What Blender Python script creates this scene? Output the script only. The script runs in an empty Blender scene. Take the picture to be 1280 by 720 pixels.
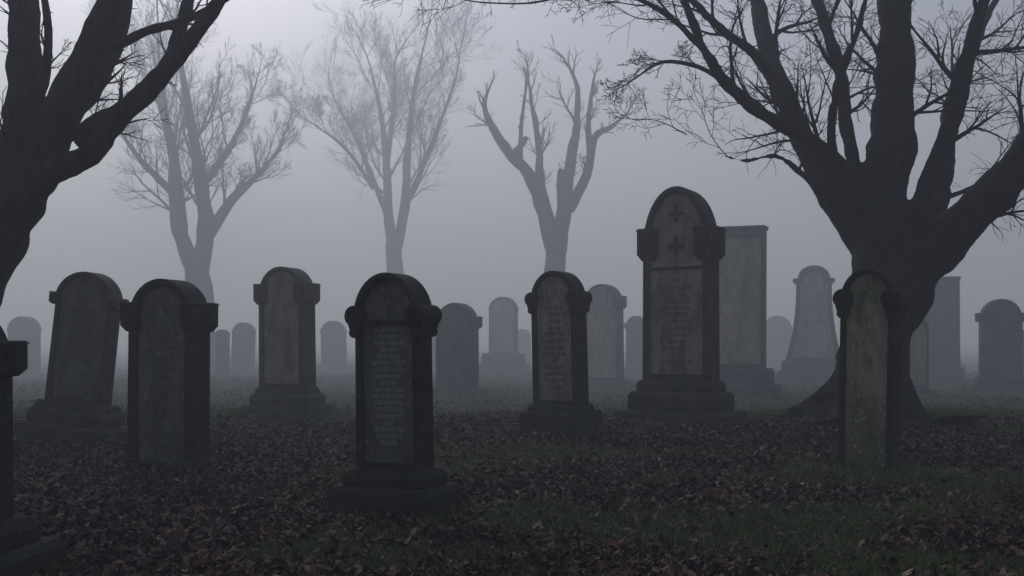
import bpy, bmesh, math, random
import numpy as np
from mathutils import Vector, Matrix, Quaternion

random.seed(7)
rs = np.random.RandomState(11)
scene = bpy.context.scene
COL = scene.collection

# ------------------------------------------------------------------ camera
cam = bpy.data.cameras.new("camera")
camo = bpy.data.objects.new("camera", cam)
COL.objects.link(camo)
camo.location = (0, 0, 1.5)
camo.rotation_euler = (math.radians(90), 0, 0)
cam.lens = 35; cam.sensor_width = 36
cam.shift_y = 60 / 1280
cam.clip_start = 0.05; cam.clip_end = 2000
scene.camera = camo
try:
    scene.view_settings.view_transform = 'Standard'
    scene.view_settings.look = 'None'
    scene.view_settings.exposure = 0
except Exception:
    pass

# ------------------------------------------------------------------ light
AZ, EL = math.radians(-22), math.radians(32)
w = bpy.data.worlds.new("World"); scene.world = w; w.use_nodes = True
nt = w.node_tree; nt.nodes.clear()
sky = nt.nodes.new('ShaderNodeTexSky'); sky.sky_type = 'NISHITA'; sky.sun_disc = False
sky.sun_elevation = EL; sky.sun_rotation = AZ
sky.air_density = 1.0; sky.dust_density = 3.0; sky.ozone_density = 2.0
hs = nt.nodes.new('ShaderNodeHueSaturation'); hs.inputs['Saturation'].default_value = 0.45
mu = nt.nodes.new('ShaderNodeMixRGB'); mu.blend_type = 'MULTIPLY'; mu.inputs[0].default_value = 1; mu.inputs[2].default_value = (0.85, 0.90, 1.12, 1)
bg = nt.nodes.new('ShaderNodeBackground'); bg.inputs['Strength'].default_value = 0.062
ow = nt.nodes.new('ShaderNodeOutputWorld')
nt.links.new(sky.outputs[0], hs.inputs['Color']); nt.links.new(hs.outputs[0], mu.inputs[1]); nt.links.new(mu.outputs[0], bg.inputs[0]); nt.links.new(bg.outputs[0], ow.inputs[0])

sd = Vector((math.sin(AZ) * math.cos(EL), math.cos(AZ) * math.cos(EL), math.sin(EL)))
sl = bpy.data.lights.new("sun", 'SUN'); sl.energy = 0.9; sl.angle = math.radians(16); sl.color = (0.91, 0.94, 1.0)
so = bpy.data.objects.new("sun", sl); COL.objects.link(so)
so.rotation_euler = (-sd).to_track_quat('-Z', 'Y').to_euler(); so.location = sd * 80

# ------------------------------------------------------------------ materials
def N(t, kind, **kw):
    n = t.nodes.new(kind)
    for k, v in kw.items():
        if k in n.inputs: n.inputs[k].default_value = v
        else: setattr(n, k, v)
    return n

def ramp(t, stops, fac):
    r = t.nodes.new('ShaderNodeValToRGB')
    e = r.color_ramp.elements
    while len(e) > 1: e.remove(e[-1])
    e[0].position = stops[0][0]; e[0].color = (*stops[0][1], 1)
    for p, c in stops[1:]:
        x = e.new(p); x.color = (*c, 1)
    t.links.new(fac, r.inputs[0]); return r

def base_mat(name, rough=0.9, spec=0.25):
    m = bpy.data.materials.new(name); m.use_nodes = True
    t = m.node_tree; b = t.nodes['Principled BSDF']
    b.inputs['Roughness'].default_value = rough
    b.inputs['Specular IOR Level'].default_value = spec
    return m, t, b

def stone_mat(name, c1, c2, dirt=(0.02, 0.02, 0.018), moss=(0.045, 0.056, 0.026), dirt_amt=0.5, moss_amt=0.5, seed=0.0, foot=0.7):
    m, t, b = base_mat(name)
    tc = N(t, 'ShaderNodeTexCoord')
    mp = N(t, 'ShaderNodeMapping'); mp.inputs['Location'].default_value = (seed * 3.1, seed * 1.7, seed)
    oi = N(t, 'ShaderNodeObjectInfo')   # every stone weathers differently
    va = N(t, 'ShaderNodeVectorMath', operation='ADD'); vs_ = N(t, 'ShaderNodeVectorMath', operation='SCALE'); vs_.inputs['Scale'].default_value = 37.0
    cx_ = N(t, 'ShaderNodeCombineXYZ'); t.links.new(oi.outputs['Random'], cx_.inputs[0]); t.links.new(oi.outputs['Random'], cx_.inputs[1])
    t.links.new(cx_.outputs[0], vs_.inputs[0]); t.links.new(tc.outputs['Object'], va.inputs[0]); t.links.new(vs_.outputs[0], va.inputs[1])
    P0 = va.outputs[0]
    t.links.new(P0, mp.inputs[0])
    n1 = N(t, 'ShaderNodeTexNoise', Scale=3.5, Detail=8.0, Roughness=0.7)
    t.links.new(mp.outputs[0], n1.inputs['Vector'])
    r1 = ramp(t, [(0.3, c1), (0.7, c2)], n1.outputs['Fac'])
    mp2 = N(t, 'ShaderNodeMapping'); mp2.inputs['Scale'].default_value = (5, 5, 1.3); mp2.inputs['Location'].default_value = (seed, 0, 0)
    t.links.new(P0, mp2.inputs[0])
    n2 = N(t, 'ShaderNodeTexNoise', Scale=1.0, Detail=6.0, Roughness=0.68, Distortion=0.6)
    t.links.new(mp2.outputs[0], n2.inputs['Vector'])
    r2 = ramp(t, [(0.45, (0, 0, 0)), (0.66, (1, 1, 1))], n2.outputs['Fac'])
    mm = N(t, 'ShaderNodeMath', operation='MULTIPLY'); mm.inputs[1].default_value = dirt_amt
    t.links.new(r2.outputs[0], mm.inputs[0])
    mx = N(t, 'ShaderNodeMixRGB'); mx.inputs[2].default_value = (*dirt, 1)
    t.links.new(mm.outputs[0], mx.inputs[0]); t.links.new(r1.outputs[0], mx.inputs[1])
    n3 = N(t, 'ShaderNodeTexNoise', Scale=1.7, Detail=8.0, Roughness=0.72)
    mp3 = N(t, 'ShaderNodeMapping'); mp3.inputs['Location'].default_value = (seed * 5, 4, 2)
    t.links.new(P0, mp3.inputs[0]); t.links.new(mp3.outputs[0], n3.inputs['Vector'])
    sx_ = N(t, 'ShaderNodeSeparateXYZ'); t.links.new(tc.outputs['Object'], sx_.inputs[0])
    mr = N(t, 'ShaderNodeMapRange'); mr.inputs['From Min'].default_value = 0.0; mr.inputs['From Max'].default_value = 0.9
    mr.inputs['To Min'].default_value = 0.16 * foot; mr.inputs['To Max'].default_value = 0.0
    t.links.new(sx_.outputs['Z'], mr.inputs['Value'])
    am = N(t, 'ShaderNodeMath', operation='ADD'); t.links.new(n3.outputs['Fac'], am.inputs[0]); t.links.new(mr.outputs[0], am.inputs[1])
    r3 = ramp(t, [(0.48, (0, 0, 0)), (0.64, (1, 1, 1))], am.outputs[0])
    m3 = N(t, 'ShaderNodeMath', operation='MULTIPLY'); m3.inputs[1].default_value = moss_amt
    t.links.new(r3.outputs[0], m3.inputs[0])
    mx2 = N(t, 'ShaderNodeMixRGB'); mx2.inputs[2].default_value = (*moss, 1)
    t.links.new(m3.outputs[0], mx2.inputs[0]); t.links.new(mx.outputs[0], mx2.inputs[1])
    n4 = N(t, 'ShaderNodeTexNoise', Scale=28.0, Detail=3.0, Roughness=0.6)
    t.links.new(mp.outputs[0], n4.inputs['Vector'])
    r4 = ramp(t, [(0.60, (0, 0, 0)), (0.68, (0.6, 0.6, 0.6))], n4.outputs['Fac'])
    mx3 = N(t, 'ShaderNodeMixRGB'); mx3.inputs[2].default_value = (c2[0] * 1.7, c2[1] * 1.7, c2[2] * 1.5, 1)
    t.links.new(r4.outputs[0], mx3.inputs[0]); t.links.new(mx2.outputs[0], mx3.inputs[1])
    t.links.new(mx3.outputs[0], b.inputs['Base Color'])
    n5 = N(t, 'ShaderNodeTexNoise', Scale=45.0, Detail=4.0, Roughness=0.7)
    t.links.new(mp.outputs[0], n5.inputs['Vector'])
    ad = N(t, 'ShaderNodeMath', operation='ADD'); t.links.new(n5.outputs['Fac'], ad.inputs[0]); t.links.new(n1.outputs['Fac'], ad.inputs[1])
    bp = N(t, 'ShaderNodeBump', Strength=0.8, Distance=0.03)
    t.links.new(ad.outputs[0], bp.inputs['Height']); t.links.new(bp.outputs[0], b.inputs['Normal'])
    return m

def bark_mat(name, c1, c2, sc=1.0):
    m, t, b = base_mat(name, 0.92, 0.15)
    tc = N(t, 'ShaderNodeTexCoord')
    mp = N(t, 'ShaderNodeMapping'); mp.inputs['Scale'].default_value = (5 * sc, 5 * sc, 1.2 * sc)
    t.links.new(tc.outputs['Object'], mp.inputs[0])
    n1 = N(t, 'ShaderNodeTexNoise', Scale=2.0, Detail=8.0, Roughness=0.7); t.links.new(mp.outputs[0], n1.inputs['Vector'])
    r1 = ramp(t, [(0.32, c1), (0.7, c2)], n1.outputs['Fac'])
    n2 = N(t, 'ShaderNodeTexNoise', Scale=0.9, Detail=4.0); t.links.new(tc.outputs['Object'], n2.inputs['Vector'])
    r2 = ramp(t, [(0.5, (0, 0, 0)), (0.65, (0.4, 0.4, 0.4))], n2.outputs['Fac'])
    mx = N(t, 'ShaderNodeMixRGB'); mx.inputs[2].default_value = (0.035, 0.045, 0.026, 1)
    t.links.new(r2.outputs[0], mx.inputs[0]); t.links.new(r1.outputs[0], mx.inputs[1])
    t.links.new(mx.outputs[0], b.inputs['Base Color'])
    bp = N(t, 'ShaderNodeBump', Strength=1.0, Distance=0.07)
    t.links.new(n1.outputs['Fac'], bp.inputs['Height']); t.links.new(bp.outputs[0], b.inputs['Normal'])
    return m

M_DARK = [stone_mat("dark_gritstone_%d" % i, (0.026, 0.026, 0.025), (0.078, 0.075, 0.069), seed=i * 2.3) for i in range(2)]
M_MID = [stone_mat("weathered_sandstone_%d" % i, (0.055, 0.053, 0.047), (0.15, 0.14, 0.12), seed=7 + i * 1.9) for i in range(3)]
M_PAN_D = stone_mat("slate_panel", (0.13, 0.128, 0.12), (0.26, 0.255, 0.24), dirt=(0.05, 0.049, 0.044), dirt_amt=0.7, moss_amt=0.4, moss=(0.09, 0.10, 0.06), seed=3.3)
M_PAN_L = stone_mat("sandstone_panel", (0.30, 0.27, 0.20), (0.48, 0.43, 0.335), dirt=(0.09, 0.082, 0.062), dirt_amt=0.7, moss_amt=0.45, moss=(0.13, 0.135, 0.07), seed=5.1)
M_PAN_G = stone_mat("algae_panel", (0.33, 0.315, 0.20), (0.54, 0.50, 0.34), dirt=(0.085, 0.09, 0.045), dirt_amt=0.85, moss_amt=0.7, moss=(0.13, 0.15, 0.055), seed=8.1, foot=1.3)
M_LET, _t, _b = base_mat("worn_lettering"); _b.inputs['Base Color'].default_value = (0.42, 0.42, 0.40, 1)
M_LETD, _t, _b = base_mat("faded_lettering"); _b.inputs['Base Color'].default_value = (0.16, 0.155, 0.135, 1)
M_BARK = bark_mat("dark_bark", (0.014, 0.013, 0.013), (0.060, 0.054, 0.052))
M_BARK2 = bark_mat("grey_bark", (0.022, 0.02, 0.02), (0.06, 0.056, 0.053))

# ------------------------------------------------------------------ terrain helpers
def hgt(x, y):
    return (0.03 * np.sin(x * 0.9 + 1.3) * np.cos(y * 0.7) + 0.025 * np.sin(x * 0.37 - y * 0.51 + 2) + 0.012 * np.sin(2.1 * x + 1.7 * y) )

_ph = rs.rand(24, 3) * 6.28
_ws = []
for i in range(24):
    a = rs.rand() * 6.28; f = 0.5 * 1.17 ** i
    _ws.append((math.cos(a) * f, math.sin(a) * f, 1.0 / f ** 0.45))
def fnoise(x, y):
    s = 0; n = 0
    for i, (a, b, c) in enumerate(_ws):
        s = s + c * np.sin(a * x + b * y + _ph[i, 0] + 1.3 * np.sin(0.6 * b * x - 0.6 * a * y + _ph[i, 1])); n += c * c
    return s / math.sqrt(n / 2)
PATCH = [(1.7, 7.7, 1.2, 0.7, 2.8), (2.8, 8.5, 1.6, 0.55, 2.3), (0.35, 8.2, 0.6, 0.6, 2.0), (2.5, 6.4, 1.1, .4, 1.9), (-1.3, 7.1, .9, .45, 1.1), (0.0, 26, 9, 6, 1.8), (-9, 22, 6, 5, 1.2),
         (12, 22, 7, 7, 1.9), (5.2, 20.5, 3, 2, 1.1), (-0.5, 13, 2.0, .8, 1.1), (4.3, 11.0, 1.5, .55, 1.9), (2.2, 12.4, 2.0, .6, 1.1), (-2.6, 9.6, .8, .6, .9), (0, 60, 70, 28, 1.9)]
def green(x, y):
    g = 0.7 * fnoise(x, y) - 0.9
    for (px, py, sx, sy, a) in PATCH:
        g = g + a * 1.2 * np.exp(-((x - px) / sx) ** 2 - ((y - py) / sy) ** 2)
    return 1 / (1 + np.exp(-3.2 * g))

def mesh_from(name, V, F, mat, smooth=False, cols=None):
    V = np.asarray(V, dtype=np.float32); F = np.asarray(F, dtype=np.int32)
    me = bpy.data.meshes.new(name)
    k = F.shape[1]
    me.vertices.add(len(V)); me.vertices.foreach_set('co', V.ravel())
    me.loops.add(F.size); me.loops.foreach_set('vertex_index', F.ravel())
    me.polygons.add(len(F)); me.polygons.foreach_set('loop_start', np.arange(0, F.size, k, dtype=np.int32))
    me.polygons.foreach_set('loop_total', np.full(len(F), k, dtype=np.int32))
    me.update(calc_edges=True)
    if smooth: me.polygons.foreach_set('use_smooth', np.ones(len(F), dtype=bool))
    if cols is not None:
        at = me.color_attributes.new("tint", 'FLOAT_COLOR', 'POINT')
        at.data.foreach_set('color', np.asarray(cols, dtype=np.float32).ravel())
    me.materials.append(mat)
    o = bpy.data.objects.new(name, me); COL.objects.link(o)
    return o

# ------------------------------------------------------------------ ground
def axis(lo, hi, step, far_lo, far_hi):
    a = list(np.arange(lo, hi + 1e-6, step))
    s = step; v = hi
    while v < far_hi: s *= 1.25; v += s; a.append(v)
    s = step; v = lo; pre = []
    while v > far_lo: s *= 1.25; v -= s; pre.append(v)
    return np.array(pre[::-1] + a)
gx = axis(-13, 15, 0.13, -600, 600); gy = axis(4.5, 27, 0.13, -200, 900)
GX, GY = np.meshgrid(gx, gy)
near = np.exp(-(np.hypot(GX, GY) / 60) ** 4)
GZ = hgt(GX, GY) * near + 0.012 * fnoise(GX * 3.1, GY * 3.1) * near
nx, ny = len(gx), len(gy)
V = np.stack([GX.ravel(), GY.ravel(), GZ.ravel()], 1)
idx = np.arange(nx * ny).reshape(ny, nx)
F = np.stack([idx[:-1, :-1].ravel(), idx[:-1, 1:].ravel(), idx[1:, 1:].ravel(), idx[1:, :-1].ravel()], 1)
gm, t, b = base_mat("leafy_turf", 0.95, 0.15)
g = green(GX, GY).ravel(); cc = np.ones((len(g), 4)); cc[:, 0] = g; cc[:, 1] = g; cc[:, 2] = g
at = N(t, 'ShaderNodeAttribute', attribute_name="tint")
tc = N(t, 'ShaderNodeTexCoord')
n1 = N(t, 'ShaderNodeTexNoise', Scale=9.0, Detail=8.0, Roughness=0.75); t.links.new(tc.outputs['Object'], n1.inputs['Vector'])
vo = N(t, 'ShaderNodeTexVoronoi', Scale=22.0); t.links.new(tc.outputs['Object'], vo.inputs['Vector'])
rA = ramp(t, [(0.3, (0.024, 0.017, 0.013)), (0.5, (0.06, 0.040, 0.031)), (0.75, (0.12, 0.08, 0.062))], n1.outputs['Fac'])
mv = N(t, 'ShaderNodeMixRGB', blend_type='MULTIPLY'); mv.inputs[0].default_value = 0.5
t.links.new(rA.outputs[0], mv.inputs[1]); t.links.new(vo.outputs['Color'], mv.inputs[2])
rB = ramp(t, [(0.3, (0.036, 0.046, 0.017)), (0.7, (0.11, 0.13, 0.048))], n1.outputs['Fac'])
mg = N(t, 'ShaderNodeMixRGB'); t.links.new(at.outputs['Color'], mg.inputs[0]); t.links.new(mv.outputs[0], mg.inputs[1]); t.links.new(rB.outputs[0], mg.inputs[2])
t.links.new(mg.outputs[0], b.inputs['Base Color'])
bp = N(t, 'ShaderNodeBump', Strength=1.0, Distance=0.04); t.links.new(n1.outputs['Fac'], bp.inputs['Height']); t.links.new(bp.outputs[0], b.inputs['Normal'])
ground = mesh_from("ground", V, F, gm, True, cc)

# ------------------------------------------------------------------ leaf litter
def scatter(n, ymin, ymax, power=1.0):
    y = ymin + (ymax - ymin) * rs.rand(n) ** power
    x = (rs.rand(n) * 2 - 1) * (0.62 * y + 1.2)
    return x, y
Lx, Ly = [], []
for n, a, bb in ((75000, 4.6, 10), (90000, 10, 18), (60000, 18, 34), (10000, 34, 50)):
    x, y = scatter(n, a, bb, 0.9); Lx.append(x); Ly.append(y)
Lx = np.concatenate(Lx); Ly = np.concatenate(Ly)
keep = rs.rand(len(Lx)) > green(Lx, Ly) ** 0.8 * 0.92
Lx = Lx[keep]; Ly = Ly[keep]; n = len(Lx)
sz = (0.018 + 0.030 * rs.rand(n) ** 1.4) * (1 + np.clip((Ly - 12) / 30, 0, 0.8))
yaw = rs.rand(n) * 6.283; tx = rs.randn(n) * 0.5; ty = rs.randn(n) * 0.5; curl = (rs.rand(n) - 0.2) * 1.3
asp = 0.6 + 0.5 * rs.rand(n)
tpl = np.array([(0, -1.0), (0.5, -0.55), (0.8, 0.1), (0.35, 0.35), (0, 1.15), (-0.3, 0.5), (-0.75, 0.25), (-0.55, -0.45)])
P = np.zeros((n, 8, 3))
jx = 1 + 0.25 * rs.randn(n, 8)
P[:, :, 0] = tpl[:, 0] * (sz * asp)[:, None] * jx; P[:, :, 1] = tpl[:, 1] * sz[:, None] * (1 + 0.15 * rs.randn(n, 8))
P[:, :, 2] = (np.abs(tpl[:, 0]) * curl[:, None] + (tpl[:, 1] ** 2 - .3) * 0.6 * (rs.rand(n)[:, None] - 0.3)) * sz[:, None]
z0 = P[:, :, 2] + P[:, :, 0] * tx[:, None] + P[:, :, 1] * ty[:, None]
c, s = np.cos(yaw)[:, None], np.sin(yaw)[:, None]
X = P[:, :, 0] * c - P[:, :, 1] * s + Lx[:, None]; Y = P[:, :, 0] * s + P[:, :, 1] * c + Ly[:, None]
zz = hgt(Lx, Ly) * np.exp(-(np.hypot(Lx, Ly) / 60) ** 4) + 0.012 * fnoise(Lx * 3.1, Ly * 3.1) + 0.01 + 0.03 * rs.rand(n)
V = np.stack([X, Y, z0 + zz[:, None]], 2).reshape(-1, 3)
tri = np.array([(0, 1, 2), (0, 2, 3), (0, 3, 4), (0, 4, 5), (0, 5, 6), (0, 6, 7)])
F = (tri[None] + (np.arange(n) * 8)[:, None, None]).reshape(-1, 3)
pal = np.array([(0.150, 0.075, 0.055), (0.105, 0.055, 0.042), (0.21, 0.12, 0.088), (0.060, 0.038, 0.031), (0.31, 0.215, 0.165), (0.125, 0.062, 0.052), (0.042, 0.030, 0.026)])
lc = pal[rs.choice(len(pal), n, p=[.20, .2, .14, .18, .07, .12, .09])] * (0.5 + 0.7 * rs.rand(n))[:, None]
cc = np.ones((n, 8, 4)); cc[:, :, :3] = lc[:, None, :]
lm, t, b = base_mat("dead_leaf", 0.7, 0.18)
at = N(t, 'ShaderNodeAttribute', attribute_name="tint"); t.links.new(at.outputs['Color'], b.inputs['Base Color'])
mesh_from("fallen_leaves", V, F, lm, False, cc.reshape(-1, 4))

# ------------------------------------------------------------------ grass tufts
gxs, gys = [], []
for n, a, bb in ((280000, 4.8, 11), (140000, 11, 20), (90000, 20, 38)):
    x, y = scatter(n, a, bb, 0.9); gxs.append(x); gys.append(y)
bx = np.concatenate(gxs); by = np.concatenate(gys)
keep = rs.rand(len(bx)) < np.clip(green(bx, by) ** 1.2, 0.05, 1); bx = bx[keep]; by = by[keep]
tall = np.ones(len(bx))
# longer unmown grass standing against the feet of the stones and the big tree
for (px, py, rx, ry, ya_, cnt) in ((-1.0, 8.55, .52, .36, 24, 260), (-3.97, 11.5, .5, .22, 14, 420), (4.08, 11.4, .38, .2, 38, 420), (-3.56, 6.2, .66, .4, 5, 200), (-6.6, 15, .78, .44, 6, 400),
                                  (-4.28, 19, .8, .5, 22, 400), (.76, 15.3, .56, .4, 32, 380), (3.02, 17.8, 1.08, .65, 30, 600), (-1.38, 25.1, .7, .38, 20, 300), (5.55, 25, 1.15, .58, 24, 400),
                                  (2.68, 28.9, .75, .42, 26, 300), (6.35, 17.6, 1.15, 1.15, 0, 900), (13.15, 26.8, .8, .45, 14, 300)):
    th = rs.rand(cnt) * 6.283; rr = 1 + np.abs(rs.randn(cnt)) * 0.10
    u = np.clip(np.cos(th) * 1.35, -1, 1) * rx * rr; v = np.clip(np.sin(th) * 1.35, -1, 1) * ry * rr
    A = -math.radians(ya_)
    bx = np.concatenate([bx, px + u * math.cos(A) - v * math.sin(A)]); by = np.concatenate([by, py + u * math.sin(A) + v * math.cos(A)])
    tall = np.concatenate([tall, 1.2 + 1.6 * rs.rand(cnt)])
n = len(bx)
hh = tall * (0.022 + 0.05 * rs.rand(n)) * (1 + np.clip((by - 12) / 30, 0, .8)); wd = (0.003 + 0.003 * rs.rand(n)) * (1 + np.clip((by - 8) / 8, 0, 3))
ya = rs.rand(n) * 6.283; lean = rs.randn(n, 2) * 0.6 / np.sqrt(tall)[:, None]
zz = hgt(bx, by) * np.exp(-(np.hypot(bx, by) / 60) ** 4) + 0.012 * fnoise(bx * 3.1, by * 3.1)
V = np.zeros((n, 3, 3))
V[:, 0] = np.stack([bx - np.cos(ya) * wd, by - np.sin(ya) * wd, zz], 1)
V[:, 1] = np.stack([bx + np.cos(ya) * wd, by + np.sin(ya) * wd, zz], 1)
V[:, 2] = np.stack([bx + lean[:, 0] * hh, by + lean[:, 1] * hh, zz + hh], 1)
F = (np.array([[0, 1, 2]])[None] + (np.arange(n) * 3)[:, None, None]).reshape(-1, 3)
gc = np.array([0.140, 0.170, 0.060])[None] * (0.5 + 0.9 * rs.rand(n))[:, None]
cc = np.ones((n, 3, 4)); cc[:, :, :3] = gc[:, None, :]
grm, t, b = base_mat("wet_grass", 0.7, 0.25)
at = N(t, 'ShaderNodeAttribute', attribute_name="tint"); t.links.new(at.outputs['Color'], b.inputs['Base Color'])
mesh_from("grass", V.reshape(-1, 3), F, grm, False, cc.reshape(-1, 4))

# ------------------------------------------------------------------ gravestones
def add_frustum(bm, cx, cy, z0, z1, sx, sy, tx=None, ty=None, mat=0):
    tx = sx if tx is None else tx; ty = sy if ty is None else ty
    vs = [bm.verts.new((cx + a * sx / 2, cy + b_ * sy / 2, z0)) for a, b_ in ((-1, -1), (1, -1), (1, 1), (-1, 1))]
    vt = [bm.verts.new((cx + a * tx / 2, cy + b_ * ty / 2, z1)) for a, b_ in ((-1, -1), (1, -1), (1, 1), (-1, 1))]
    fs = [bm.faces.new(vs[::-1]), bm.faces.new(vt)]
    for i in range(4): fs.append(bm.faces.new((vs[i], vs[(i + 1) % 4], vt[(i + 1) % 4], vt[i])))
    for f in fs: f.material_index = mat

def add_cyl_y(bm, cx, cz, y0, y1, r, n=20, mat=0):
    a = [bm.verts.new((cx + r * math.cos(k * 2 * math.pi / n), y0, cz + r * math.sin(k * 2 * math.pi / n))) for k in range(n)]
    c_ = [bm.verts.new((cx + r * math.cos(k * 2 * math.pi / n), y1, cz + r * math.sin(k * 2 * math.pi / n))) for k in range(n)]
    bm.faces.new(a); bm.faces.new(c_[::-1])
    for k in range(n): bm.faces.new((a[k], c_[k], c_[(k + 1) % n], a[(k + 1) % n]))

def add_torus(bm, c, R, r, ax='y', n=18, m=6):
    ring = []
    for i in range(n):
        A = i * 2 * math.pi / n; row = []
        for j in range(m):
            B = j * 2 * math.pi / m; rr = R + r * math.cos(B)
            if ax == 'y': p = (c[0] + rr * math.cos(A), c[1] + r * math.sin(B), c[2] + rr * math.sin(A))
            else: p = (c[0] + r * math.sin(B), c[1] + rr * math.cos(A), c[2] + rr * math.sin(A))
            row.append(bm.verts.new(p))
        ring.append(row)
    for i in range(n):
        for j in range(m):
            bm.faces.new((ring[i][j], ring[(i + 1) % n][j], ring[(i + 1) % n][(j + 1) % m], ring[i][(j + 1) % m]))

def slab(bm, outer, inner, T, rec, pm=1):
    of = [bm.verts.new((x, -T / 2, z)) for x, z in outer]
    ob = [bm.verts.new((x, T / 2, z)) for x, z in outer]
    n = len(outer)
    for i in range(n): bm.faces.new((of[i], of[(i + 1) % n], ob[(i + 1) % n], ob[i]))
    bm.faces.new(ob[::-1])
    if inner is None:
        bm.faces.new(of); return
    f = [bm.verts.new((x, -T / 2, z)) for x, z in inner]
    r = [bm.verts.new((x, -T / 2 + rec, z)) for x, z in inner]
    for i in range(n):
        bm.faces.new((of[i], f[i], f[(i + 1) % n], of[(i + 1) % n]))
        bm.faces.new((f[i], r[i], r[(i + 1) % n], f[(i + 1) % n]))
    bm.faces.new(r[::-1]).material_index = pm

def arch_pts(hw, z0, zs, aw, H, n=22, p=2.0, mid=None):
    R = [(hw[0], z0), (hw[1], zs)]
    R.append((aw, zs + (0.004 if mid is None else mid)))
    for k in range(1, n):
        a = k / n * math.pi / 2
        R.append((aw * math.cos(a) ** (2 / p), zs + 0.02 + (H - zs - 0.02) * math.sin(a) ** (2 / p)))
    L = [(-x, z) for x, z in R[::-1]]
    return R + [(0, H)] + L

def finish(bm, name, mats, parent, bevel=0.012):
    bmesh.ops.remove_doubles(bm, verts=bm.verts, dist=1e-5)
    bmesh.ops.recalc_face_normals(bm, faces=bm.faces)
    me = bpy.data.meshes.new(name); bm.to_mesh(me); bm.free()
    for m in mats: me.materials.append(m)
    o = bpy.data.objects.new(name, me); COL.objects.link(o); o.parent = parent
    if bevel:
        md = o.modifiers.new("bevel", 'BEVEL'); md.width = bevel; md.segments = 2; md.limit_method = 'ANGLE'; md.angle_limit = math.radians(38)
    return o

WORDS = ["IN LOVING MEMORY OF", "WILLIAM HENRY", "WHO DIED 14 MARCH 1887", "AGED 63 YEARS", "ALSO OF MARGARET", "BELOVED WIFE OF THE ABOVE", "WHO DEPARTED THIS LIFE", "NOVEMBER 2ND 1894", "AGED 70 YEARS",
         "AND OF THEIR CHILDREN", "JAMES WHO DIED IN INFANCY", "ELIZABETH ANN DIED 1871", "ALSO THOMAS THEIR SON", "WHO DIED 9 JUNE 1902", "AT REST", "ERECTED BY THEIR FAMILY"]
def inscribe(parent, width, ztop, zbot, y, n, mat, seed=0):
    cu = bpy.data.curves.new("inscription", 'FONT')
    r = random.Random(seed); ls = WORDS[:]
    if seed: r.shuffle(ls)
    ls = (ls * 3)[:n]
    cu.body = "\n".join(ls); cu.align_x = 'CENTER'; cu.align_y = 'TOP'
    sz_ = (ztop - zbot) / n * 0.98; cu.size = sz_; cu.space_line = 1.0; cu.extrude = 0.0015; cu.resolution_u = 2
    o = bpy.data.objects.new("inscription", cu); COL.objects.link(o); o.parent = parent
    o.location = (0, y - 0.003, ztop); o.rotation_euler = (math.radians(90), 0, 0)
    sx = min(1.0, width / (sz_ * 17.0)); o.scale = (sx, 1, 1)
    cu.materials.append(mat)

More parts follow.
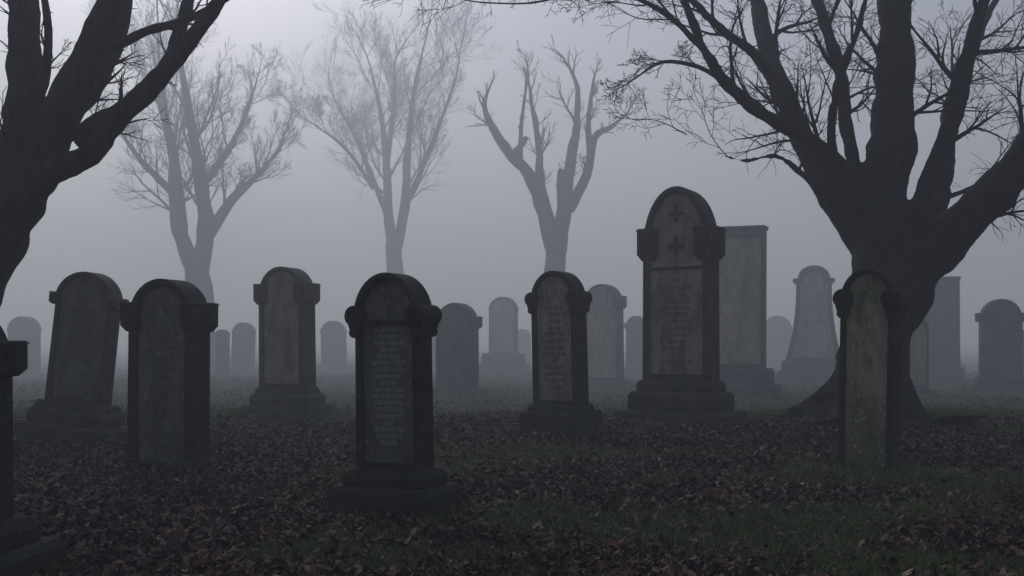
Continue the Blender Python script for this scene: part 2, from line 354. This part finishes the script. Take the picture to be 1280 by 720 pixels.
def gravestone(X, Y, H, W, T, yaw=25, lean=0, pitch=0, tiers=(), style='block', smat=None, pmat=None, archf=0.42, bodyfrac=0.90,
               rim=0.07, ah=None, sb=None, text=0, tmat=None, cross=False, name="gravestone", p=2.0, tseed=0, detail=True):
    e = bpy.data.objects.new(name, None); COL.objects.link(e); e.empty_display_size = 0.3
    e.location = (X, Y, float(hgt(X, Y)) * math.exp(-(math.hypot(X, Y) / 60) ** 4) - 0.02)
    rot = Matrix.Rotation(math.radians(-yaw), 4, 'Z') @ Matrix.Rotation(math.radians(lean), 4, 'Y') @ Matrix.Rotation(math.radians(pitch), 4, 'X')
    e.rotation_euler = rot.to_euler()
    smat = smat or M_MID[0]; pmat = pmat or M_PAN_L
    z = -0.15
    if tiers:
        bm = bmesh.new()
        for k, (tw, td, th) in enumerate(tiers):
            zt = (th if z < 0 else z + th)
            ch = min(0.05, th * 0.3) * (1.5 if k else 1)
            add_frustum(bm, 0, 0, z, zt - ch, tw, td)
            add_frustum(bm, 0, 0, zt - ch, zt, tw, td, tw - ch * 1.3, td - ch * 1.3)
            z = zt
        finish(bm, "plinth", [smat], e, 0.014)
    z0 = z
    if style == 'flat':
        bm = bmesh.new(); hw = W / 2
        o_ = [(hw, z0), (hw * 0.97, H - 0.12), (-hw * 0.97, H - 0.12), (-hw, z0)]
        i_ = [(hw - rim, z0 + rim * 1.5), (hw - rim * 1.3, H - 0.3), (-hw + rim * 1.3, H - 0.3), (-hw + rim, z0 + rim * 1.5)]
        slab(bm, o_, i_, T, 0.03)
        finish(bm, "slab", [smat, pmat], e)
        bm = bmesh.new()
        add_frustum(bm, 0, 0, H - 0.12, H - 0.05, W * 0.97, T, W * 1.03, T * 1.15)
        add_frustum(bm, 0, 0, H - 0.05, H, W * 1.03, T * 1.15, W * 1.01, T * 1.1)
        finish(bm, "cornice", [smat], e)
        return e
    if style == 'spire':
        bm = bmesh.new()
        hw = W / 2; zs = H - hw * 0.62
        prof = []
        for k in range(9):
            f = k / 8; prof.append((hw * (0.62 + 0.38 * (1 - f) ** 2.2), z0 + (zs - z0) * f))
        prof += [(hw * 0.74, zs + 0.01), (hw * 0.74, zs + 0.12), (hw * 0.56, zs + 0.14)]
        for k in range(1, 14):
            a = k / 14 * math.pi / 2; prof.append((hw * 0.56 * math.cos(a), zs + 0.14 + (H - zs - 0.14) * math.sin(a)))
        out = prof + [(0, H)] + [(-x, zz_) for x, zz_ in prof[::-1]]
        inn = [(x * 0.78, z0 + 0.1 + (zz_ - z0) * 0.9) for x, zz_ in out]
        slab(bm, out, inn, T, 0.03)
        finish(bm, "slab", [smat, pmat], e); return e
    archf += 0.028; rim *= 0.72
    bw = W * bodyfrac; hw = bw / 2
    aw = min(W * archf, hw * 0.97); ah = ah if ah else aw * 1.02
    zs = H - ah; sb = sb if sb else W * 0.17
    bm = bmesh.new()
    if style == 'round':
        aw = hw * 0.985; zs = H - (ah or aw)
        out = arch_pts((hw, hw * 0.985), z0, zs, aw * 0.998, H, p=p)
    else:
        out = arch_pts((hw, hw * 0.98), z0, zs, aw, H, p=p)
    iw = min(aw, hw) - rim
    inn = arch_pts((iw, iw), z0 + rim * 1.2, zs - 0.02, iw * 0.999, H - rim, p=p, mid=0.0)
    slab(bm, out, inn, T, 0.035)
    finish(bm, "slab", [smat, pmat], e)
    if detail:
        bm = bmesh.new(); n_ = 26; rings = []
        T2 = T + 0.07
        for k in range(n_ + 1):
            a = k / n_ * math.pi
            ca, sa = math.cos(a), math.sin(a)
            ca = math.copysign(abs(ca) ** (2 / p), ca); sa = sa ** (2 / p) if sa > 0 else 0
            o1 = ((aw + 0.02) * ca, zs + (ah + 0.02) * sa); i1 = ((aw - rim * 0.8) * ca, zs + (ah - rim * 0.8) * sa)
            rings.append([bm.verts.new((o1[0], -T2 / 2, o1[1])), bm.verts.new((o1[0], T2 / 2, o1[1])), bm.verts.new((i1[0], T2 / 2, i1[1])), bm.verts.new((i1[0], -T2 / 2, i1[1]))])
        for k in range(n_):
            for j in range(4): bm.faces.new((rings[k][j], rings[k + 1][j], rings[k + 1][(j + 1) % 4], rings[k][(j + 1) % 4]))
        bm.faces.new(rings[0]); bm.faces.new(rings[-1][::-1])
        finish(bm, "hood_mould", [smat], e, 0.016)
    if style in ('block', 'scroll'):
        bm = bmesh.new()
        for sgn in (-1, 1):
            cx = sgn * (W / 2 - sb / 2 + 0.02); TT = T + 0.07
            if style == 'block':
                zc = zs + sb * 0.15
                add_frustum(bm, cx, 0, zc - sb * .62, zc + sb * .5, sb, TT + 0.04)
                add_frustum(bm, cx, 0, zc + sb * .5, zc + sb * .64, sb * 1.12, TT + 0.08, sb * 0.95, TT + 0.02)
                add_frustum(bm, cx, 0, zc - sb * .9, zc - sb * .62, sb * .6, TT - 0.06, sb * .96, TT + 0.03)
                yf = -(TT + 0.04) / 2
            else:
                zc = zs + sb * 0.1
                add_cyl_y(bm, cx, zc, -TT / 2 - 0.02, TT / 2 + 0.02, sb * 0.6, 22)
                add_frustum(bm, cx, 0, zc - sb * 1.25, zc - sb * 0.35, sb * .55, TT - 0.05, sb * .98, TT)
                add_cyl_y(bm, cx + sgn * sb * 0.05, zc - sb * 0.95, -TT / 2 - 0.01, TT / 2 + 0.01, sb * 0.3, 16)
                yf = -TT / 2 - 0.02
            if detail:
                add_torus(bm, (cx, yf - 0.004, zc), sb * 0.37, sb * 0.09)
                add_torus(bm, (cx, yf - 0.006, zc), sb * 0.13, sb * 0.10)
                if style == 'block':
                    xs = cx + sgn * sb * 0.5
                    add_torus(bm, (xs, 0, zc), sb * 0.36, sb * 0.08, 'x'); add_torus(bm, (xs, 0, zc), sb * 0.12, sb * 0.09, 'x')
        finish(bm, "shoulder_ornaments", [smat], e, 0.01)
    if cross:
        bm = bmesh.new(); yf = -T / 2 + 0.012
        for (cz, s_) in ((zs + ah * 0.55, 0.20), (zs - 0.02, 0.23)):
            add_frustum(bm, 0, yf, cz - s_ * 0.62, cz + s_ * 0.62, s_ * .22, 0.05)
            add_frustum(bm, 0, yf + 0.002, cz - s_ * .11, cz + s_ * .11, s_, 0.048)
            for dx, dz in ((-s_ / 2, 0), (s_ / 2, 0), (0, s_ * .6), (0, -s_ * .6)):
                add_cyl_y(bm, dx, cz + dz, yf - 0.03, yf + 0.02, s_ * .17, 12)
        finish(bm, "carved_cross", [M_MID[0]], e, 0.006)
    if cross or text > 14:
        bm = bmesh.new()
        add_frustum(bm, 0, -T / 2 + 0.012, zs - ah * (0.42 if cross else 0.12) - 0.02, zs - ah * (0.42 if cross else 0.12) + 0.02, iw * 2 - 0.01, 0.045)
        finish(bm, "string_mould", [smat], e, 0.01)
    if text:
        top = zs - 0.05 if not cross else zs - ah * 0.42 - 0.15
        inscribe(e, iw * 1.6, top - 0.03, z0 + rim * 1.2 + (0.12 if text > 10 else (top - z0) * 0.35), -T / 2 + 0.035, text, tmat or M_LETD, tseed)
    return e

G = gravestone
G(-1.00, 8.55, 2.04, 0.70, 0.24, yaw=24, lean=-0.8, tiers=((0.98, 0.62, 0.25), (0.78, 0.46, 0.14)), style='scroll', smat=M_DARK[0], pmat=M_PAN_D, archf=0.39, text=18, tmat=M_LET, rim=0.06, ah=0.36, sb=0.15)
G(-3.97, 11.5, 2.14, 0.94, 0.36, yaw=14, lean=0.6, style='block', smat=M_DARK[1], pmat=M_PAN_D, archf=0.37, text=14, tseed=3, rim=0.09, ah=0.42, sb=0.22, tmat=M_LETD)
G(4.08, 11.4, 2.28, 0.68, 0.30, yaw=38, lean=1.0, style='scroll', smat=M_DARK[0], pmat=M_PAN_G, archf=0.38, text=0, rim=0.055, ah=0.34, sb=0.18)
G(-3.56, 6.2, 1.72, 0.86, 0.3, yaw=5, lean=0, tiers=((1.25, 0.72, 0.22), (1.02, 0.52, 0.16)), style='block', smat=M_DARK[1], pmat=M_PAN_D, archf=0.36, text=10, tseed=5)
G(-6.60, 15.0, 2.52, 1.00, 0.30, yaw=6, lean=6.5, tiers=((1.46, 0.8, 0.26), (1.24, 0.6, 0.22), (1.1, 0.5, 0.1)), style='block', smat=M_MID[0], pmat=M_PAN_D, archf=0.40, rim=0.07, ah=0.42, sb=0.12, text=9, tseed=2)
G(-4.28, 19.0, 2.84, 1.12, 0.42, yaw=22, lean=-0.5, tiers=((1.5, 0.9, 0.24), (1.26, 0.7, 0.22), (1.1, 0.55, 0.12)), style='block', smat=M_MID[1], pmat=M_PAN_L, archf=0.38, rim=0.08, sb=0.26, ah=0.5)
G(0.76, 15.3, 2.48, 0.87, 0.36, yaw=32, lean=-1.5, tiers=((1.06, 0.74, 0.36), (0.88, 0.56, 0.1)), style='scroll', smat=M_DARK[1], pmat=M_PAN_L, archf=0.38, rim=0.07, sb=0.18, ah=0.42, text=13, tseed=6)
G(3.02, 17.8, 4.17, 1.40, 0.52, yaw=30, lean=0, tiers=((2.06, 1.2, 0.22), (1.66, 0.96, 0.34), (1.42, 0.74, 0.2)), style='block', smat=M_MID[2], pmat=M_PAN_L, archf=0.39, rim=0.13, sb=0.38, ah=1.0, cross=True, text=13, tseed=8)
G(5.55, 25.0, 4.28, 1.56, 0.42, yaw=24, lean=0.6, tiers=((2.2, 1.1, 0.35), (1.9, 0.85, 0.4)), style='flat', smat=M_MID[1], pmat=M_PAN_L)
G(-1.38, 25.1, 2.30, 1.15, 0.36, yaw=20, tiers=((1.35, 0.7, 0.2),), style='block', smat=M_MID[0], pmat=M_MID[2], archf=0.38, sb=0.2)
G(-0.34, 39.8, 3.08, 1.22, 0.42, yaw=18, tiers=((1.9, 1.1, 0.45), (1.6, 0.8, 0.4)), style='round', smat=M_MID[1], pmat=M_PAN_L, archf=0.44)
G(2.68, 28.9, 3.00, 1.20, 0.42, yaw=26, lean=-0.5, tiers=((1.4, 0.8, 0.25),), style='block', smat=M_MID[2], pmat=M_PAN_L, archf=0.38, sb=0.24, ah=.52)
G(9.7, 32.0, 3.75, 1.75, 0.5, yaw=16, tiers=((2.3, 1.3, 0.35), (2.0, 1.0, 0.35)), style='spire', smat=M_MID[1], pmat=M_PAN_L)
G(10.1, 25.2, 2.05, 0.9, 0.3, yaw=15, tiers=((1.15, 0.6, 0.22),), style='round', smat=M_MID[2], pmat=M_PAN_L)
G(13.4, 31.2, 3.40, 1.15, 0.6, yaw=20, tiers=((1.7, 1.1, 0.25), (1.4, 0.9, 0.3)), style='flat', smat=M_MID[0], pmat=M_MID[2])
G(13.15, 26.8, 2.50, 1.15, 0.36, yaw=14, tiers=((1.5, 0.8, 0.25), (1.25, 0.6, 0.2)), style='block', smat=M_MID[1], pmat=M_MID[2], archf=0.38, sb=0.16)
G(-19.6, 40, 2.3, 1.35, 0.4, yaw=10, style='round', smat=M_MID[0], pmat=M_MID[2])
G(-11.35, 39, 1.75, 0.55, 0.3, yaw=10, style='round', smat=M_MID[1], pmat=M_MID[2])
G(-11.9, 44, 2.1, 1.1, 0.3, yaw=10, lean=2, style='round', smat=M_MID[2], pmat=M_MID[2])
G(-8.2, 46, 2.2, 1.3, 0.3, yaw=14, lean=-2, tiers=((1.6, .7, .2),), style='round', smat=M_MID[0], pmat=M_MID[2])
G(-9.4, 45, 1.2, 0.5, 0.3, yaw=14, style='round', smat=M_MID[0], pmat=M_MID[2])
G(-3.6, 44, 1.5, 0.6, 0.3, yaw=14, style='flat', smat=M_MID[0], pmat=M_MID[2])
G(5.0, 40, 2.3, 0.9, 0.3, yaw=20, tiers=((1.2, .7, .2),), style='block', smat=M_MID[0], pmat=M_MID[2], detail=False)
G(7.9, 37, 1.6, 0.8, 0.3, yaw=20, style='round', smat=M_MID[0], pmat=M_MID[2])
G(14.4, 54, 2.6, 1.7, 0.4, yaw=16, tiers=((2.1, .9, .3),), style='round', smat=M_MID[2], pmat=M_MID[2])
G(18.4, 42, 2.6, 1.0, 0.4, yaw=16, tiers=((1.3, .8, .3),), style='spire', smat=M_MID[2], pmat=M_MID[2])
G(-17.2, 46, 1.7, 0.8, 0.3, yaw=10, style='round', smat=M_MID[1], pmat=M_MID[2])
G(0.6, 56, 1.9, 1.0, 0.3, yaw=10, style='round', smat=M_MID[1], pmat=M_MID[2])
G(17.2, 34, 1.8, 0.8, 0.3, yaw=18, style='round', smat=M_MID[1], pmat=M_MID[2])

# ------------------------------------------------------------------ trees
def catmull(pts, sub):
    out = []
    P_ = [pts[0]] + pts + [pts[-1]]
    for i in range(1, len(P_) - 2):
        p0, p1, p2, p3 = (np.array(P_[i + k - 1]) for k in range(4))
        for s_ in range(sub):
            u = s_ / sub
            out.append(0.5 * ((2 * p1) + (-p0 + p2) * u + (2 * p0 - 5 * p1 + 4 * p2 - p3) * u * u + (-p0 + 3 * p1 - 3 * p2 + p3) * u ** 3))
    out.append(np.array(pts[-1], dtype=float))
    return out

class Tubes:
    def __init__(s): s.V = []; s.F = []
    def add(s, pts, sides, lobes=None):
        n = len(pts); base = len(s.V)
        ref = Vector((0.31, 0.77, 0.1)).normalized(); prevu = None
        for i, p_ in enumerate(pts):
            a = pts[max(i - 1, 0)]; b_ = pts[min(i + 1, n - 1)]
            t_ = Vector((b_[0] - a[0], b_[1] - a[1], b_[2] - a[2]))
            if t_.length < 1e-9: t_ = Vector((0, 0, 1))
            t_.normalize()
            u = (prevu if prevu is not None else ref)
            u = u - t_ * u.dot(t_)
            if u.length < 1e-4: u = t_.orthogonal()
            u.normalize(); prevu = u; v = t_.cross(u)
            for k in range(sides):
                A = k * 6.28318 / sides; r = p_[3]
                if lobes: r *= lobes(A, p_[2])
                c_ = math.cos(A) * r; s_ = math.sin(A) * r
                s.V.append((p_[0] + u.x * c_ + v.x * s_, p_[1] + u.y * c_ + v.y * s_, p_[2] + u.z * c_ + v.z * s_))
        for i in range(n - 1):
            for k in range(sides):
                k2 = (k + 1) % sides
                s.F.append((base + i * sides + k, base + i * sides + k2, base + (i + 1) * sides + k2, base + (i + 1) * sides + k))
        if sides >= 8:
            for off, flip in ((0, True), ((n - 1) * sides, False)):
                for k in range(1, sides - 2, 2):
                    q_ = (base + off, base + off + k, base + off + k + 1, base + off + k + 2)
                    s.F.append(q_[::-1] if flip else q_)

def tree(name, root, scale, d, trunk, limbs, bark, seed, thick_thresh, nsec, levels, lenf, droop=0.0, remesh=None, twig_r=0.006, kids=(7, 5, 4), maxlen=3.0, spread=1.0, lobed=False, rscale=1.0, lump=0.07, kr=0.45, lmax=0.075):
    """trunk/limbs: skeleton drawn in the tree's own elevation (units of `scale` metres, origin root): x, z, depth(m), radius(m)"""
    R = random.Random(seed)
    e = bpy.data.objects.new(name, None); COL.objects.link(e); e.location = (root[0], root[1], 0)
    thick = Tubes(); thin = Tubes()
    def conv(pts): return [(p_[0] * scale, p_[2], p_[1] * scale, p_[3] * rscale) for p_ in pts]
    def emit(pts, sides, lob=None):
        (thick if pts[0][3] > thick_thresh and len(pts) > 3 and sides >= 8 else thin).add(pts, sides, lob)
    def rnd(): return Vector((R.gauss(0, 1), R.gauss(0, 1), R.gauss(0, 1)))
    def grow(p0, dr, L, r0, lev):
        n_ = 8 if lev < levels - 1 else 5
        pts = []; p_ = Vector(p0); dv = Vector(dr).normalized(); st = L / n_; dirs = []
        bias = rnd() * 0.05
        for i in range(n_ + 1):
            f = i / n_
            pts.append((p_.x, p_.y, p_.z, max(twig_r, r0 * (1 - f) + twig_r * f)))
            dirs.append(dv.copy())
            dv = dv + rnd() * 0.10 + bias + Vector((0, 0, 0.07 - droop * (0.2 + f) * (1 if lev > 1 else 0.35)))
            dv.normalize(); p_ = p_ + dv * st
        thin.add(pts, 6 if r0 > 0.03 else (4 if r0 > 0.012 else 3))
        if lev < levels:
            k_ = kids[min(lev, len(kids) - 1)]
            flip = 1
            ax = rnd(); ax = ax - dirs[0] * ax.dot(dirs[0]); ax.normalize()
            for j in range(k_):
                f = 0.12 + 0.84 * (j + R.random()) / k_; ii = min(int(f * n_), n_ - 1)
                u_ = f * n_ - ii
                pp = [pts[ii][m] * (1 - u_) + pts[ii + 1][m] * u_ for m in range(4)]; a = dirs[ii]
                flip = -flip
                side = ax * flip + rnd() * 0.45; side = side - a * side.dot(a); side.normalize()
                ang = math.radians(R.uniform(28, 55)) * spread
                nd = a * math.cos(ang) + side * math.sin(ang)
                grow(Vector(pp[:3]), nd, L * R.uniform(0.40, 0.72) * (1.15 - 0.6 * f), max(twig_r, pp[3] * 0.6), lev + 1)
    def skel(pts, sub, sides, lob=None, nz=0.06):
        c_ = catmull(conv(pts), sub)
        out = []
        for i, q_ in enumerate(c_):
            out.append((q_[0] + R.gauss(0, 1) * q_[3] * nz, q_[1] + R.gauss(0, 1) * q_[3] * nz, q_[2], max(0.012, q_[3] * (1 + R.gauss(0, 1) * nz))))
        emit(out, sides, lob); return out
    lob = None
    if lobed:
        ph_ = R.random() * 6
        lob = lambda A, z_: 1 + max(0, 0.95 - z_) ** 1.5 * (0.6 + 0.6 * math.cos(5 * A + ph_) + 0.25 * math.sin(3 * A)) + 0.05 * math.sin(4 * A + z_)
    skel(trunk, 5, 20, lob, 0.02)
    for lb in limbs:
        cnt = nsec
        if isinstance(lb, tuple): lb, cnt = lb
        out = skel(lb, 4, 12)
        tot = sum((Vector(out[i + 1][:3]) - Vector(out[i][:3])).length for i in range(len(out) - 1))
        for j in range(cnt):
            f = 0.25 + 0.75 * (j + R.random()) / cnt
            ii = min(int(f * (len(out) - 1)), len(out) - 2)
            a = (Vector(out[ii + 1][:3]) - Vector(out[ii][:3])).normalized()
            side = rnd(); side.z = abs(side.z) * 0.4 + side.z * 0.3; side = side - a * side.dot(a); side.normalize()
            ang = math.radians(R.uniform(25, 60)) * spread
            nd = a * math.cos(ang) + side * math.sin(ang)
            grow(Vector(out[ii][:3]), nd, min(maxlen, tot * lenf) * R.uniform(0.55, 1.15), min(out[ii][3] * kr, lmax), 0)
        a = (Vector(out[-1][:3]) - Vector(out[-3][:3])).normalized()
        if cnt: grow(Vector(out[-1][:3]) - a * 0.02, a, min(maxlen, tot * lenf), out[-1][3], 0)
    if thick.V:
        o = mesh_from("trunk_and_limbs", thick.V, thick.F, bark, True); o.parent = e
        if remesh:
            md = o.modifiers.new("remesh", 'REMESH'); md.mode = 'VOXEL'; md.voxel_size = remesh; md.use_smooth_shade = True
            m2 = o.modifiers.new("smooth", 'SMOOTH'); m2.iterations = 6; m2.factor = 0.5
            tx_ = bpy.data.textures.new("bark_lumps", 'CLOUDS'); tx_.noise_scale = 0.3; tx_.noise_depth = 3
            m3 = o.modifiers.new("lumps", 'DISPLACE'); m3.texture = tx_; m3.strength = lump; m3.mid_level = 0.55
    o = mesh_from("branches_and_twigs", thin.V, thin.F, bark, True); o.parent = e
    print(name, len(thin.F))
    return e

def S(root, pts):
    return [(x - root[0], root[1] - y, dd, r) for x, y, dd, r in pts]

# right-hand beech
r0 = (1088, 528); d = 17.6
tree("bare_tree", ((r0[0] - 640) / 1244 * d, d), d / 1244, d,
     S(r0, [(1084, 552, 0, .84), (1086, 505, 0, .70), (1092, 440, 0, .60), (1100, 370, 0, .57), (1102, 300, 0, .48), (1100, 240, 0, .40)]),
     [S(r0, [(1098, 300, 0, .44), (1112, 220, .1, .42), (1124, 150, .3, .40), (1132, 70, .5, .37), (1138, 0, .7, .33), (1142, -90, 1, .22)]),
      S(r0, [(1092, 300, 0, .28), (1066, 248, -.2, .23), (1035, 212, -.4, .18), (1000, 187, -.6, .15), (940, 160, -.9, .125), (890, 128, -1.2, .105), (862, 95, -1.4, .09), (835, 40, -1.6, .07), (805, -10, -1.8, .05)]),
      S(r0, [(1088, 310, .2, .30), (1052, 250, .4, .26), (1024, 180, .7, .24), (1002, 110, 1, .22), (985, 50, 1.3, .2), (975, -30, 1.6, .16)]),
      S(r0, [(1118, 400, 0, .44), (1150, 335, -.1, .44), (1195, 285, -.3, .39), (1238, 235, -.5, .34), (1272, 180, -.8, .30), (1312, 110, -1, .25), (1340, 20, -1.2, .15)]),
      S(r0, [(1128, 310, -.1, .24), (1157, 230, -.2, .19), (1184, 150, -.3, .17), (1196, 80, -.4, .15), (1212, 20, -.5, .13), (1240, -60, -.6, .1)]),
      S(r0, [(1152, 325, .2, .2), (1188, 262, .6, .18), (1212, 190, .9, .165), (1226, 110, 1.2, .145), (1262, 40, 1.5, .12), (1300, -30, 1.8, .08)]),
      S(r0, [(1090, 260, .3, .17), (1073, 160, .6, .14), (1070, 80, .8, .13), (1050, 0, 1, .12), (1030, -60, 1, .09)]),
      (S(r0, [(1050, 275, -.3, .12), (1020, 252, -.4, .08), (988, 222, -.5, .065), (958, 205, -.6, .05), (915, 213, -.8, .035), (880, 202, -.9, .025), (845, 184, -1, .012)]), 3),
      (S(r0, [(1000, 105, 1, .14), (955, 60, .6, .11), (905, 35, .2, .09), (860, 5, -.2, .07), (810, -20, -.5, .05)]), 6),
      (S(r0, [(862, 95, -1.4, .055), (820, 60, -1.6, .045), (770, 40, -1.8, .035), (715, 42, -2, .025), (660, 58, -2.2, .015), (605, 62, -2.4, .008)]), 7),
      (S(r0, [(890, 128, -1.2, .05), (860, 105, -1.0, .04), (820, 95, -.8, .03), (790, 110, -.6, .015)]), 4),
      (S(r0, [(850, -20, -1.2, .05), (790, 0, -1.4, .04), (740, -5, -1.5, .03), (690, 10, -1.6, .02)]), 6),
      (S(r0, [(1062, 262, .2, .12), (1040, 190, .0, .10), (1038, 120, -.3, .085), (1058, 50, -.6, .075), (1070, -20, -.8, .05)]), 4),
      (S(r0, [(1235, 235, -.5, .13), (1262, 235, -.6, .09), (1300, 200, -.7, .06)]), 4)],
     M_BARK, 5, 0.085, 5, 3, 0.38, droop=0.17, remesh=0.04, twig_r=0.004, kids=(6, 4, 3), maxlen=3.4, lobed=True, rscale=0.94, kr=0.38, lmax=0.06)

# left-hand tree
r0 = (-76, 580); d = 11.9
tree("bare_tree", ((r0[0] - 640) / 1244 * d, d), d / 1244, d,
     S(r0, [(-85, 610, 0, .62), (-80, 520, 0, .52), (-64, 430, 0, .46), (-42, 350, 0, .45), (-10, 290, 0, .42), (6, 240, 0, .33)]),
     [S(r0, [(-5, 300, 0, .34), (10, 220, .1, .28), (20, 140, .2, .24), (14, 60, .3, .2), (8, -40, .4, .15)]),
      S(r0, [(-8, 320, 0, .30), (45, 235, -.1, .25), (82, 155, -.2, .21), (122, 85, -.3, .18), (158, 10, -.4, .15), (180, -60, -.5, .12)]),
      S(r0, [(25, 275, -.2, .22), (80, 225, -.3, .15), (130, 205, -.4, .13), (165, 168, -.5, .12), (212, 128, -.6, .11), (258, 82, -.7, .09), (300, 30, -.8, .075), (335, -25, -.9, .05)]),
      S(r0, [(88, 175, .1, .16), (135, 138, .3, .13), (168, 98, .5, .115), (190, 50, .7, .10), (203, -20, .9, .08)]),
      (S(r0, [(150, 70, -.2, .06), (195, 52, -.3, .05), (245, 42, -.4, .045), (300, 18, -.5, .035), (345, -20, -.5, .03)]), 3),
      S(r0, [(15, 240, .3, .18), (50, 150, .6, .15), (82, 90, .8, .13), (105, 20, 1, .11), (120, -60, 1, .1)]),
      S(r0, [(-25, 310, .2, .3), (-45, 200, .4, .25), (-70, 100, .6, .2), (-110, -20, .8, .14)]),
      (S(r0, [(28, 150, 0.1, .07), (60, 110, -.1, .055), (75, 50, -.3, .045), (70, -20, -.4, .03)]), 3)],
     M_BARK, 9, 0.08, 3, 2, 0.3, droop=0.05, remesh=0.03, twig_r=0.004, kids=(5, 4, 4), maxlen=1.7, lobed=True, lump=0.05, kr=0.35, lmax=0.045)

# background trees
r0 = (247, 462); d = 45
tree("bare_tree", ((r0[0] - 640) / 1244 * d, d), d / 1244, d,
     S(r0, [(247, 470, 0, .8), (250, 420, 0, .70), (250, 370, 0, .66), (245, 335, 0, .58)]),
     [S(r0, [(246, 345, 0, .48), (228, 300, 0, .38), (213, 245, .5, .3), (207, 190, 1, .22), (190, 140, 1.5, .13)]),
      S(r0, [(247, 345, 0, .48), (262, 290, -.5, .40), (258, 220, -1, .3), (250, 150, -1.5, .2), (243, 90, -2, .11)]),
      S(r0, [(258, 300, 0, .3), (285, 250, .5, .24), (312, 218, 1, .15), (340, 180, 1.5, .08)]),
      S(r0, [(259, 225, 0, .22), (285, 170, 1, .15), (300, 110, 2, .08)]),
      S(r0, [(214, 240, 0, .2), (186, 205, -1, .13), (168, 170, -2, .07)]),
      S(r0, [(230, 300, 0, .22), (232, 220, -1, .16), (225, 140, -2, .1), (222, 80, -2.5, .06)])],
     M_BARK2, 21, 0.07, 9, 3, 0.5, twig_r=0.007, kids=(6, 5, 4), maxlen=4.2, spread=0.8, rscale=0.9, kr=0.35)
r0 = (497, 450); d = 54
tree("bare_tree", ((r0[0] - 640) / 1244 * d, d), d / 1244, d,
     S(r0, [(497, 458, 0, .70), (497, 410, 0, .58), (496, 360, 0, .55), (491, 300, 0, .46)]),
     [S(r0, [(492, 320, 0, .38), (484, 255, .5, .3), (480, 190, 1, .22), (470, 120, 1.5, .14), (458, 75, 2, .07)]),
      S(r0, [(494, 320, 0, .36), (507, 255, -.5, .29), (512, 190, -1, .22), (520, 125, -1.5, .14), (532, 75, -2, .07)]),
      S(r0, [(487, 270, 0, .22), (462, 215, 1, .17), (438, 160, 2, .11), (412, 115, 3, .06)]),
      S(r0, [(508, 250, 0, .22), (530, 210, -1, .16), (553, 160, -2, .11), (574, 110, -3, .06)]),
      S(r0, [(482, 210, 0, .2), (492, 130, 0, .13), (493, 75, 0, .07)]),
      S(r0, [(470, 235, -1, .12), (440, 190, -2, .09), (405, 165, -3, .05)])],
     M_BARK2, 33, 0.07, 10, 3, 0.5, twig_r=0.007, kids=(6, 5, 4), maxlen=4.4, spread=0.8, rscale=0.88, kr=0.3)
r0 = (695, 460); d = 42
tree("bare_tree", ((r0[0] - 640) / 1244 * d, d), d / 1244, d,
     S(r0, [(695, 468, 0, .62), (694, 420, 0, .5), (693, 360, 0, .46), (695, 300, 0, .42)]),
     [(S(r0, [(692, 310, 0, .36), (680, 262, 0, .3), (660, 215, -.3, .26), (635, 188, -.6, .22), (622, 170, -.7, .18), (612, 152, -.8, .13)]), 1),
      (S(r0, [(640, 192, -.6, .15), (652, 180, -.6, .13), (658, 170, -.6, .1)]), 0),
      (S(r0, [(697, 310, 0, .38), (706, 250, .2, .3), (713, 200, .4, .24), (722, 150, .6, .17), (724, 100, .8, .1)]), 3),
      (S(r0, [(690, 280, .2, .24), (676, 225, .4, .19), (674, 175, .6, .14), (664, 115, .8, .08)]), 4),
      (S(r0, [(710, 258, 0, .26), (733, 215, -.2, .21), (742, 170, -.4, .16), (762, 158, -.5, .1), (780, 143, -.6, .05)]), 3),
      (S(r0, [(737, 190, -.3, .15), (735, 150, -.2, .11), (742, 95, 0, .06)]), 4),
      (S(r0, [(704, 262, .3, .16), (700, 225, .4, .14), (702, 205, .5, .12)]), 0),
      (S(r0, [(650, 205, -.4, .12), (652, 150, -.4, .08), (660, 90, -.3, .04)]), 2)],
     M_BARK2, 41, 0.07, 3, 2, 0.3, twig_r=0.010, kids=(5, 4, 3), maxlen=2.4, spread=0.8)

# ------------------------------------------------------------------ fog: thin near the camera, thickening into a bank further off
def fog(y0, y1, top, dens, emi, g):
    bm = bmesh.new(); add_frustum(bm, 0, 0, -1.0, top, 440, y1 - y0)
    me = bpy.data.meshes.new("fog_bank"); bmesh.ops.translate(bm, vec=(0, (y0 + y1) / 2, 0), verts=bm.verts); bm.to_mesh(me); bm.free()
    fo = bpy.data.objects.new("fog_bank", me); COL.objects.link(fo)
    fm = bpy.data.materials.new("fog"); fm.use_nodes = True; t = fm.node_tree; t.nodes.clear()
    out = t.nodes.new('ShaderNodeOutputMaterial')
    sc_ = N(t, 'ShaderNodeVolumeScatter', Density=dens, Anisotropy=g); sc_.inputs['Color'].default_value = (0.89, 0.92, 1, 1)
    em = N(t, 'ShaderNodeEmission', Strength=emi); em.inputs['Color'].default_value = (0.72, 0.80, 1.0, 1)  # even glow added to the fog, standing in for multiply scattered light
    ad = t.nodes.new('ShaderNodeAddShader'); t.links.new(sc_.outputs[0], ad.inputs[0]); t.links.new(em.outputs[0], ad.inputs[1])
    t.links.new(ad.outputs[0], out.inputs['Volume'])
    me.materials.append(fm)
fog(-60, 18, 25, 0.006, 0.0006, 0.5)
fog(18.01, 340, 25, 0.026, 0.0034, 0.5)
print("done")
